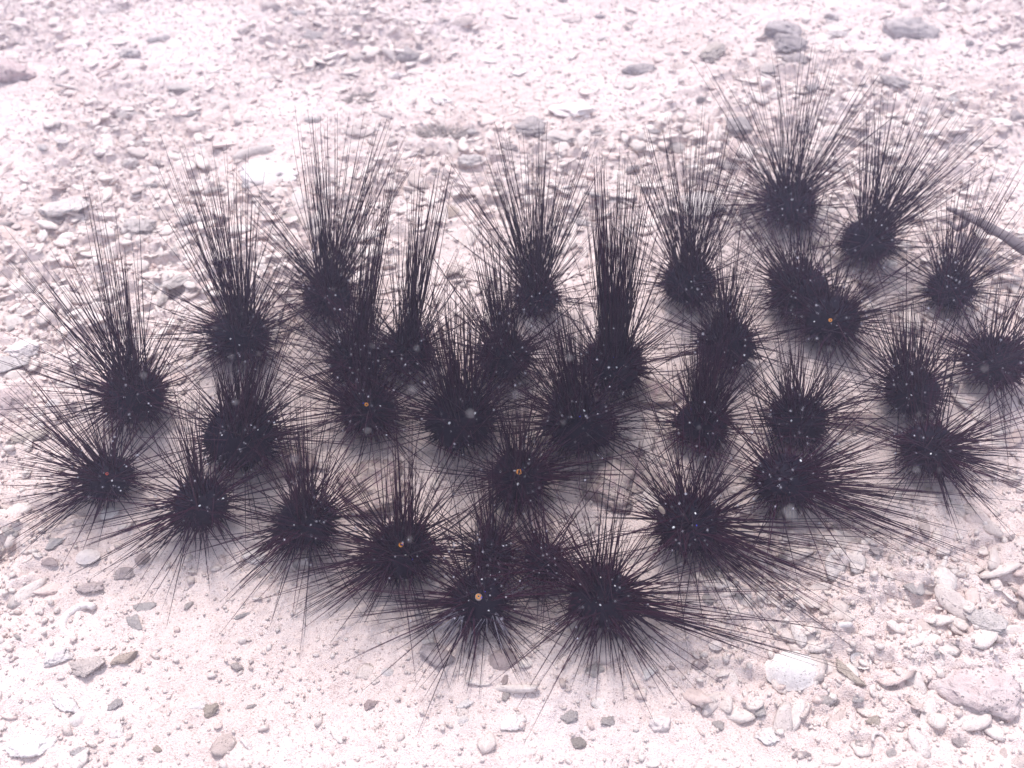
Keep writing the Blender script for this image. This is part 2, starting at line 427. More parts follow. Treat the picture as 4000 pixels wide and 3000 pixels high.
# kind, material, photo x, y, width in photo pixels, turn in degrees, description
STONES = [
 ('boulder','pink',40,290,230,5,'large rounded pinkish rock cut by the left edge near the top'),
 ('arc','white',290,195,95,100,'white C-shaped shell piece right of the large pinkish rock'),
 ('lump','grey',515,215,95,-20,'grey lump on the bright sand at the upper left'),
 ('chip','grey',430,28,100,10,'grey chip at the very top left of the sand'),
 ('boulder','dark',1411,66,140,-8,'dark flat rock near the top edge, left of the middle'),
 ('bar','dark',1215,135,165,-15,'long dark coral stick below the dark flat rock at the top'),
 ('block','grey',1180,62,80,30,'grey block left of the dark flat rock at the top'),
 ('lump','pale',960,125,80,60,'pale pointed stone standing on the upper left sand'),
 ('finger','pale',989,605,150,28,'thick pale coral finger tilted up beside a broad white slab'),
 ('slab','white',1049,695,220,-5,'broad whitish slab behind the second urchin column from the left'),
 ('lump','grey',485,645,105,-8,'dark fronted grey stone alone on pale upper left sand'),
 ('shell','pale',558,562,90,20,'pale domed shell on the smooth upper left sand'),
 ('slab','pale',253,822,210,8,'long pale slab with shaded front near the left edge'),
 ('shell','white',262,932,80,35,'bright white oval shell below the long pale slab'),
 ('boulder','pale',545,885,125,0,'round pale boulder behind the left urchins'),
 ('lump','brown',1150,852,100,20,'brown stone behind the spines of the left back urchin'),
 ('lump','pale',1235,885,90,-25,'pale stone touching the brown stone behind the spines'),
 ('tuft','algae',1375,395,130,0,'brown algae tuft on rubble left of the upper middle'),
 ('tuft','algae',1725,530,170,0,'largest brown algae tuft in the upper middle'),
 ('boulder','white',1731,395,90,10,'white stone just above the largest algae tuft'),
 ('block','pale',1532,552,75,60,'pale upright chip left of the largest algae tuft'),
 ('boulder','dark',2069,508,115,-5,'dark flat fronted rock in the upper middle'),
 ('slab','white',2238,432,180,-28,'long whitish slab slanting down to the right in the upper middle'),
 ('bar','dark',2300,515,170,8,'dark bent coral bar below the long whitish slab'),
 ('slab','pale',2190,545,140,-25,'pale slab under the dark bent coral bar'),
 ('lump','dark',1992,575,70,0,'small dark stone left below the dark flat fronted rock'),
 ('block','grey',1835,640,95,0,'grey block below right of the largest algae tuft'),
 ('shell','tan',1743,826,90,15,'yellowish shell between two spine fans behind the middle urchins'),
 ('bar','dark',2273,874,150,-18,'dark stick lying behind the tall middle spine column'),
 ('bar','dark',2497,275,140,8,'dark ragged coral bar at the upper right of the middle'),
 ('chip','white',2105,290,80,70,'white rounded plate beside a similar one in the upper middle'),
 ('chip','white',2032,285,80,40,'white narrow plate left of the white rounded plate'),
 ('chip','pale',2250,72,110,5,'pale chip close to the top edge in the middle'),
 ('boulder','dark',3052,128,180,8,'dark ragged rock at the top of the upper right pile'),
 ('boulder','brown',2785,205,140,50,'brown tall rock left of the upper right pile'),
 ('lump','dark',3085,180,130,-10,'dark rock in the middle of the upper right pile'),
 ('lump','dark',3100,245,100,0,'dark rock at the bottom of the upper right pile'),
 ('boulder','dark',3546,125,210,12,'wide dark rock near the top right corner'),
 ('lump','grey',3251,75,95,60,'grey rock between the upper right pile and the wide dark rock'),
 ('bar','grey',3265,142,125,3,'grey thin coral bar under the grey rock at upper right'),
 ('finger','grey',3468,217,90,40,'grey coral finger pointing up right of the long spines'),
 ('boulder','dark',3492,320,125,-35,'dark leaning rock at the tips of the top right urchin spines'),
 ('lump','grey',3570,275,75,60,'small grey rock right of the dark leaning rock'),
 ('lump','dark',3166,352,70,70,'dark upright stone among the top right urchin spines'),
 ('slab','dark',3245,395,125,6,'dark low slab beside the dark upright stone among spines'),
 ('lump','dark',2738,398,50,20,'small dark pointed stone left of the top right urchin spines'),
 ('boulder','dark',2880,515,115,-20,'dark rock left behind the top right urchin'),
 ('lump','grey',2860,562,90,20,'grey stone just below the dark rock behind the top right urchin'),
 ('chip','dark',3130,506,85,-10,'dark chip between the spines of the top right urchin'),
 ('chip','dark',3239,537,85,10,'dark chip right of the top right urchin spine fan'),
 ('slab','grey',3733,452,110,-18,'grey slab on open sand near the right edge'),
 ('lump','grey',3721,392,55,-10,'little grey stone above the grey slab near the right edge'),
 ('chip','grey',3607,440,100,-15,'grey chip left of the grey slab near the right edge'),
 ('bar','dark',2835,655,190,-14,'long dark coral bar left of the top right urchin'),
 ('boulder','dark',3040,612,160,0,'dark rock hidden behind the top right urchin body'),
 ('slab','grey',2740,815,170,5,'grey slab behind the spines left of the top right urchin'),
 ('boulder','mauve',3800,2700,350,-14,'biggest flat mauve slab at the lower right corner'),
 ('shell','white',3082,2620,200,10,'largest white domed shell right of the front urchins'),
 ('bar','tan',3317,2635,140,-48,'tan coral bar right of the largest white shell'),
 ('cup','white',3355,2588,80,-30,'white upturned shell with shadow beside the tan bar'),
 ('block','grey',3842,2425,160,-32,'grey angular block near the right edge, lower part'),
 ('slab','tan',3845,2495,90,-25,'small tan slab touching the grey angular block'),
 ('block','grey',2974,2772,70,60,'small grey block below the largest white shell'),
 ('lump','pale',3233,2732,90,10,'pitted pale stone between white shell and mauve slab'),
 ('chip','white',2998,2868,95,-20,'white flat chip near the bottom, right of the middle'),
 ('arc','white',3438,2892,65,80,'white curled coral bit near the bottom right'),
 ('lump','mauve',3745,2892,60,-30,'mauve pebble below the biggest flat slab'),
 ('lump','white',3390,2103,40,20,'tiny white pebble under the long right spines'),
 ('finger','white',3685,2199,75,60,'white branching coral stub at the right spine tips'),
 ('finger','white',3620,2230,60,75,'white short coral stub left of the branching stub'),
 ('lump','grey',3173,2464,70,0,'grey stone between long right spine tips'),
 ('lump','mauve',3410,2140,75,-20,'mauve stone at the right end of the spines'),
 ('boulder','pink',1448,2754,75,30,'rounded pinkish stone below the left front urchin'),
 ('slab','white',1996,2822,115,0,'white chunk on smooth sand at the bottom middle'),
 ('chip','white',1815,2748,75,20,'white chip left above the white bottom chunk'),
 ('lump','pale',2376,2820,65,10,'pale round stone right of the white bottom chunk'),
 ('boulder','white',2575,2820,85,-20,'white boulder like shell piece at the bottom right of middle'),
 ('lump','grey',2225,2802,70,10,'grey stone right of the white bottom chunk'),
 ('lump','brown',2262,2900,60,0,'brown pebble near the bottom edge'),
 ('tuft','algae',1490,2845,75,0,'small dark algae tuft near the bottom left of middle'),
 ('boulder','mauve',1707,2565,140,0,'mauve crusted stone under the front urchin left spines'),
 ('shell','pink',1960,2580,110,10,'pinkish shell under the front urchin right spines'),
 ('lump','pink',1972,2657,50,80,'little pinkish shell piece below the pinkish shell'),
 ('lump','pale',2322,2621,80,15,'pale stone under the right front urchin spine tips'),
 ('lump','white',1671,2508,50,0,'small white pebble between the two front urchins and mauve stone'),
 ('arc','white',315,2425,150,165,'white curved coral ring piece at the lower left'),
 ('boulder','white',229,2567,110,0,'white round stone below the curved coral ring piece'),
 ('slab','pale',338,2605,150,-5,'pale slab with dark hollow right of the white round stone'),
 ('block','grey',567,2374,85,12,'grey wedge stone at the lower left'),
 ('lump','grey',525,2434,80,-10,'grey stone below the grey wedge stone'),
 ('bar','tan',488,2573,110,20,'tan coral bar at the lower left'),
 ('shell','white',338,2175,90,0,'round white shell left of the low left urchins'),
 ('lump','grey',211,2118,75,10,'grey stone beneath the leftmost urchin spines'),
 ('lump','pink',555,2187,60,0,'round pink pebble at the spine tips of the low left urchin'),
 ('lump','mauve',482,2241,80,30,'mauve stone below the low left urchin'),
 ('slab','mauve',356,2295,110,-5,'mauve purple slab on the lower left sand'),
 ('lump','grey',446,2754,65,50,'grey pebble at the bottom left'),
 ('chip','white',772,2760,80,0,'white chip beside the tan pebble at the bottom left'),
 ('lump','tan',826,2775,60,20,'tan orange pebble at the bottom left'),
 ('shell','white',301,2814,70,60,'oval white shell at the bottom left'),
 ('slab','white',121,2911,190,25,'wide whitish slab in the bottom left corner'),
 ('slab','white',259,2748,140,-10,'flat whitish stone above the corner slab at bottom left'),
 ('bar','white',959,2905,90,-38,'thin white stick at the bottom, left of the middle'),
 ('cup','white',1176,2215,60,0,'white shell rim under the low urchin left of the middle'),
 ('chip','white',1001,2175,110,-10,'white flat plate under the low urchin left of the middle'),
 ('chip','white',452,2862,75,-20,'white flake above the bottom edge at the left'),
 ('lump','grey',313,2941,80,0,'grey stone on the bottom edge at the left'),
 ('slab','white',96,1356,130,-5,'white flat stone at the left edge'),
 ('boulder','white',720,1175,110,-10,'white rock between two left spine fans'),
 ('lump','grey',109,1145,90,0,'grey stone near the left edge behind spines'),
 ('boulder','pale',693,1108,110,10,'pale boulder behind the white rock between left spine fans'),
 ('block','pale',633,1175,75,85,'pale upright block left of the white rock'),
 ('bar','dark',446,1262,160,2,'flat dark bar behind the left spine fan'),
 ('boulder','mauve',60,1585,190,5,'mauve boulder at the left edge beside the spines'),
 ('slab','grey',60,1412,140,-5,'grey slab at the left edge above the mauve boulder'),
 ('boulder','white',432,2000,80,0,'bright white pebble under the leftmost low urchin'),
 ('bar','brown',90,1720,200,22,'long brownish bar near the left edge'),
]
for i, (k, m, u, v, wp, rot, lab) in enumerate(STONES):
    fl = .62 if k in ('lump', 'block') and v > 2000 else (.85 if k in ('lump', 'boulder') else 1.0)
    place(k, m, u, v, wp*1.06, rot, lab, 100+i, flat=fl)

# reef rock humps under the urchins, pink crusted
ROCKS = [
 ('boulder','rock',1480,1900,330,10,'pink crusted reef rock between the middle left urchins'),
 ('boulder','rock',2000,2110,330,-10,'reddish reef rock under the urchins behind the front pair'),
 ('boulder','rock',2430,1890,360,5,'pink crusted reef rock right of the ringed middle urchin'),
 ('boulder','rock',2560,1540,260,0,'mauve tinted reef rock right of the tall middle column'),
 ('boulder','rock',1130,1810,250,0,'low reef rock under the dense left urchins'),
 ('boulder','rock',3360,1650,230,0,'low pink reef rock between the right urchins'),
]
for i, (k, m, u, v, wp, rot, lab) in enumerate(ROCKS):
    place(k, m, u, v, wp, rot, lab, 400+i, tilt=(0, 0), sink=.56, group='pink crusted reef rocks under the urchins', flat=.85, sub=5)

# medium coral pieces: shared shapes, one object each
def zone(u, v):
    side = 'left' if u < 1300 else ('middle' if u < 2700 else 'right')
    if v < 330: return f'at the top of the {side} far sand'
    if v < 760: return f'behind the spines of the {side} urchins'
    if v > 2650: return f'at the bottom of the {side} near sand'
    if v > 2250: return f'on the near sand before the {side} urchins'
    return f'just beyond the outermost {side} urchins'
KW = dict(chip='thin flat coral chip', slab='thick flat coral piece', lump='rounded coral pebble', finger='short coral finger', bar='narrow coral stick', shell='small half shell', block='angular coral block')
CW = dict(white='white', pale='pale cream', grey='grey', mauve='mauve', pink='pinkish', dark='dark grey', tan='tan')
used = set(); rm = random.Random(99); cnt = 0; tries = 0
taken = [(s[2], s[3], s[4]) for s in STONES]
while cnt < 175 and tries < 8000:
    tries += 1
    u, v = rm.uniform(-20, 4020), rm.uniform(10, 2980)
    p = ground_at(u, v)
    if rm.random() > .08+float(rubble(np.array([p.x]), np.array([p.y]))[0]): continue
    if 600 < u < 3500 and 1050 < v < 2300: continue
    wp = rm.uniform(38, 105)*(1.0 if v < 900 else .85)
    if any(abs(u-a) < (c+wp)*.5 and abs(v-b) < (c+wp)*.35 for a, b, c in taken): continue
    k = rm.choice(['chip', 'chip', 'slab', 'slab', 'lump', 'lump', 'finger', 'bar', 'block', 'shell'])
    if k == 'shell': m = rm.choice(['white', 'white', 'pale'])
    else:
        m = rm.choice(['pale', 'pale', 'white', 'grey', 'grey', 'mauve', 'pink', 'tan'] if v > 900 else ['pale', 'pale', 'grey', 'grey', 'grey', 'dark', 'white'])
    lab = f'{CW[m]} {KW[k]} {zone(u, v)}'
    if lab in used: continue
    used.add(lab); taken.append((u, v, wp))
    place(k, m, u, v, wp, rm.uniform(-40, 40), lab, 700+rm.randrange(4), shared=True, group='small coral pieces strewn over the sand')
    cnt += 1

# ------------------------------------------------------------------ dead branch at the right
def branch():
    root = bpy.data.objects.new('dead_branch', None); COL.objects.link(root)
    def gp(u, v, z): return at_z(u, v, z)
    a = [gp(3700, 812, .05), gp(3765, 838, .055), gp(3835, 872, .06), gp(3910, 912, .062), gp(3985, 960, .062), gp(4080, 1025, .05), gp(4180, 1100, .02)]
    base = ground_at(4180, 1100); root.location = base
    def loc(ps): return [p-base for p in ps]
    V, Fc = tube(loc(a), [.0035, .0055, .0068, .0078, .0085, .009, .010], 9, .30, 3)
    mesh_obj('stem', np_mesh('stem', V, Fc), M['wood'], root)
    b = [gp(3838, 873, .06), gp(3860, 900, .05), gp(3925, 925, .045), gp(3990, 950, .03)]
    V, Fc = tube(loc([gp(3790, 850, .055), gp(3765, 880, .045), gp(3742, 895, .035), gp(3705, 868, .03)]), [.005, .006, .005, .003], 8, .14, 4)
    mesh_obj('twig', np_mesh('twig', V, Fc), M['wood'], root)
    V, Fc = tube(loc([gp(3830, 872, .058), gp(3862, 908, .045), gp(3920, 924, .04)]), [.004, .004, .002], 8, .14, 5)
    mesh_obj('twig', np_mesh('twig', V, Fc), M['wood'], root)
    tag(root, 'dark forked dead branch sticking in from the right edge above the urchins', 'branch')
branch()

# ------------------------------------------------------------------ sea urchins
def unit_spine(seed):
    r = random.Random(seed); bend = r.uniform(-.012, .012); pts, rad = [], []
    for i, t in enumerate((0, .06, .35, .7, 1)):
        pts.append((bend*math.sin(math.pi*t), 0, t)); rad.append((1.15, 1.2, .85, .58, .22)[i])
    # x,y radius is given by object scale, so keep the bend tiny in those units
    pts = [(p[0]*60, 0, p[2]) for p in pts]
    V, Fc = [], []
    for i, p in enumerate(pts):
        for k in range(5):
            a = 2*math.pi*k/5; V.append((p[0]+rad[i]*math.cos(a), rad[i]*math.sin(a), p[2]))
    for i in range(4):
        for k in range(5):
            a, b = i*5+k, i*5+(k+1) % 5; Fc.append((a, b, b+5, a+5))
    return np_mesh('spine', V, Fc)
SPINES = [unit_spine(i) for i in range(6)]
for me in SPINES: me.materials.append(M['spine'])
PALE = unit_spine(50); PALE.materials.append(M['pale_spine'])
def body_mesh():
    bm = bmesh.new(); bmesh.ops.create_uvsphere(bm, u_segments=32, v_segments=18, radius=1)
    for v in bm.verts:
        n = v.co.normalized()
        k = 1+.05*math.cos(5*math.atan2(n.y, n.x))*(1-n.z*n.z)+.03*mnoise.noise(n*9)
        v.co = Vector((n.x*k, n.y*k, n.z*.80*(1-.06*max(0, n.z-.8)/.2)))
    for f in bm.faces: f.smooth = True
    me = bpy.data.meshes.new('body'); bm.to_mesh(me); bm.free(); me.materials.append(M['body']); return me
BODY = body_mesh()
def short_mesh(seed):
    r = random.Random(seed); V, Fc = [], []
    for _ in range(620):
        z = r.uniform(-.75, .97); a = r.uniform(0, 6.283); q = math.sqrt(1-z*z)
        n = Vector((q*math.cos(a), q*math.sin(a), z))
        d = (n+Vector((r.gauss(0, .28), r.gauss(0, .28), r.gauss(0, .25)))).normalized()
        L = (.12+.66*r.random()**2.2)*(1.15 if z < .4 else .8)
        b = Vector((n.x*.95, n.y*.95, n.z*.76)); t = b+d*L
        s = d.orthogonal().normalized(); u = d.cross(s); i0 = len(V)
        for k in range(3):
            g = 2*math.pi*k/3; V.append(tuple(b+(s*math.cos(g)+u*math.sin(g))*.030))
        V.append(tuple(t)); Fc += [(i0, i0+1, i0+3), (i0+1, i0+2, i0+3), (i0+2, i0, i0+3)]
    me = np_mesh('short_spines', V, Fc); me.materials.append(M['spine']); return me
SHORT = [short_mesh(i) for i in range(4)]
def ball(name, mat, sx=1, sy=1, sz=1, seg=12):
    bm = bmesh.new(); bmesh.ops.create_uvsphere(bm, u_segments=seg, v_segments=seg//2+2, radius=1)
    for v in bm.verts: v.co = Vector((v.co.x*sx, v.co.y*sy, v.co.z*sz))
    for f in bm.faces: f.smooth = True
    me = bpy.data.meshes.new(name); bm.to_mesh(me); bm.free(); me.materials.append(M[mat]); return me
WSPOT_GLINT, BSPOT = ball('white_spot_glint', 'wspot_glint', 1, .7, .6, 8), ball('blue_spot', 'bspot', 1, .6, .6, 8)  # white balls model skin spots and flash glints alike
SAC, PORE, CONE = ball('sac', 'sac', seg=16), ball('pore', 'pore', seg=8), ball('cone', 'body', 1, 1, .8, 16)
def torus(mat):
    V, Fc = tube([(math.cos(t)*1, math.sin(t)*1, 0) for t in [2*math.pi*i/24 for i in range(25)]], [.46]*25, 8, 0, 0, False)
    me = np_mesh('ring', V, Fc); me.materials.append(M[mat]); return me
RING, REDRING = torus('ring'), torus('redring')

GRP = 'black long-spined sea urchins crowded on the sand'
UP = Vector((0, 0, 1))
def add_spine(root, base, tip, rad, rr, mesh=None, name='spine'):
    d = tip-base; L = d.length
    if L < .01: return
    o = bpy.data.objects.new(name, mesh or rr.choice(SPINES)); COL.objects.link(o); o.parent = root
    q = d.to_track_quat('Z', 'Y').to_matrix().to_4x4() @ Matrix.Rotation(rr.uniform(0, 6.283), 4, 'Z')
    o.matrix_basis = Matrix.Translation(base-root.location) @ q @ Matrix.Diagonal((rad, rad, L, 1))
def urchin(u, v, rpx, tips, label, seed, per=6, side=60, slen=1.0, ring=None, spots=(), pale=()):
    rr = random.Random(seed); per = round(per*1.3)
    # body centre: a body radius above the sand
    z = 0.04
    for _ in range(4):
        c = at_z(u, v, z); R = rpx*depth(c)/F_PX; g = h1(c.x, c.y); z = g + R*.92
    c = at_z(u, v, z)
    root = bpy.data.objects.new('sea_urchin', None); COL.objects.link(root); root.location = (c.x, c.y, g)
    root.empty_display_size = .02
    tag(root, label, 'sea urchin', GRP)
    rel = c-root.location
    b = mesh_obj('body', BODY, None, root); b.location = rel; b.scale = (R, R, R); b.rotation_euler = (rr.uniform(-.1, .1), rr.uniform(-.1, .1), rr.uniform(0, 6))
    s = mesh_obj('short_spines', SHORT[seed % 4], None, root); s.location = rel; s.scale = (R, R, R); s.rotation_euler = (0, 0, rr.uniform(0, 6)); s['kind'] = 'stuff'
    n = 0
    def go(tip, spread, rad, off=None):
        nonlocal n
        gz = h1(tip.x, tip.y)+.004
        if tip.z < gz: tip.z = gz
        d = (tip-c).normalized()
        nn = (d+(off/R if off is not None else Vector((rr.gauss(0, spread), rr.gauss(0, spread), rr.gauss(0, spread*.7))))).normalized()
        if off is not None: tip = tip+off*.9
        base = c+Vector((nn.x*R*.93, nn.y*R*.93, nn.z*R*.74))
        L = (tip-base).length
        if L > .40: tip = base+(tip-base)*(.40/L)
        if L < R*.7 or n >= 298: return
        add_spine(root, base, tip, rad*rr.uniform(.85, 1.15), rr); n += 1
    # long spines read off the photograph, a few beside each
    for (tu, tv) in tips:
        dist = math.hypot(tu-u, tv-v)
        for k in range(per):
            j = 0 if k == 0 else 1
            f = 1 if k == 0 else 1-.45*rr.random()**1.5
            uu = u+(tu-u)*f+j*rr.gauss(0, 6+dist*.012); vv = v+(tv-v)*f+j*rr.gauss(0, 12)
            y = c.y+rr.gauss(.01, .045)
            up = (v-tv)/max(dist, 1)
            if j and up < .3: uu += rr.gauss(0, 10+dist*.07); vv += rr.gauss(0, 10+dist*.07)
            tip = at_y(uu, vv, max(.2, y))
            gz = h1(tip.x, tip.y)+.01
            if tip.z < gz or up < .15:
                zz = max(gz, (c.z-.005)*(1-.75*f*max(0, -up))+rr.uniform(-.01, .02))
                t2 = at_z(uu, vv, zz)
                tip = t2
            go(tip, .30, .00066, Vector((rr.gauss(0, R*.30), rr.gauss(0, R*.28), rr.gauss(0, R*.2))))
    # fans of shorter spines in every direction, in loose tufts
    tufts = [rr.uniform(0, 6.283) for _ in range(11)]
    for k in range(int(side*1.0)):
        a = rr.choice(tufts)+rr.gauss(0, .16) if rr.random() < .6 else rr.uniform(0, 6.283)
        el = math.radians(rr.choice([rr.uniform(-22, 12), rr.uniform(0, 45), rr.uniform(25, 75)]))
        L = (rr.uniform(.045, .12) if rr.random() < .7 else rr.uniform(.10, .16))*slen*(R/.037)**.6*(1.0+.5*max(0, math.sin(el)))
        d = Vector((math.cos(a)*math.cos(el), math.sin(a)*math.cos(el), math.sin(el)))
        go(c+d*(R+L), .22, .00068)
    # marks: ring, blue spots, white balls for skin spots and flash glints
    tc = (Vector((0, 0, CAM_H))-c).normalized()
    if ring:
        (ku, kv), size, kind = ring
        q = at_z(ku, kv, c.z)
        dvec = (q-c); side_ = dvec - tc*dvec.dot(tc)
        nrm = (side_+tc*math.sqrt(max(.01, (R*1.1)**2-side_.length_squared))).normalized()
        rr_ = size*depth(c)/F_PX/2
        cn = mesh_obj('anal_cone', SAC if kind == 'sac' else CONE, None, root)
        cn.location = rel+nrm*R*1.10; cn.scale = (rr_*1.15,)*3
        fx = (nrm*.45+tc*.5+UP*.45).normalized()
        qt = fx.to_track_quat('Z', 'Y').to_euler()
        rg = mesh_obj('ring', REDRING if kind == 'red' else RING, None, cn); rg.location = fx*.80; rg.rotation_euler = qt
        sc = .52; rg.scale = (sc, sc, sc*.8)
        po = mesh_obj('pore', PORE, None, cn); po.location = fx*.95; po.scale = (.24,)*3
    for (su, sv, ss, kind) in spots:
        q = at_z(su, sv, c.z); dvec = q-c; side_ = dvec-tc*dvec.dot(tc)
        nrm = side_+tc*math.sqrt(max(.0004, (R*1.22)**2-side_.length_squared))
        sp = mesh_obj('white_spot_glint' if kind == 'w' else 'blue_spot', WSPOT_GLINT if kind == 'w' else BSPOT, None, root)
        sp.location = rel+nrm; k = ss*.85*depth(c)/F_PX/2; sp.scale = (k, k, k); sp.rotation_euler = (0.6, 0, rr.uniform(0, 3))
    for (bu, bv, tu, tv, cnt_) in pale:
        for k in range(cnt_):
            ou, ov = rr.gauss(0, 16), rr.gauss(0, 14)
            base = at_z(bu+ou*.6, bv+ov*.6, c.z+R*.2); base = c+(base-c).normalized()*R*1.05
            tip = at_z(tu+ou*2.2+rr.gauss(0, 10), tv+ov*2.2+rr.gauss(0, 24), .03+rr.uniform(0, .02))
            add_spine(root, base, tip, .00032, rr, PALE, 'pale_spine')
    return root
W, B = 'w', 'b'
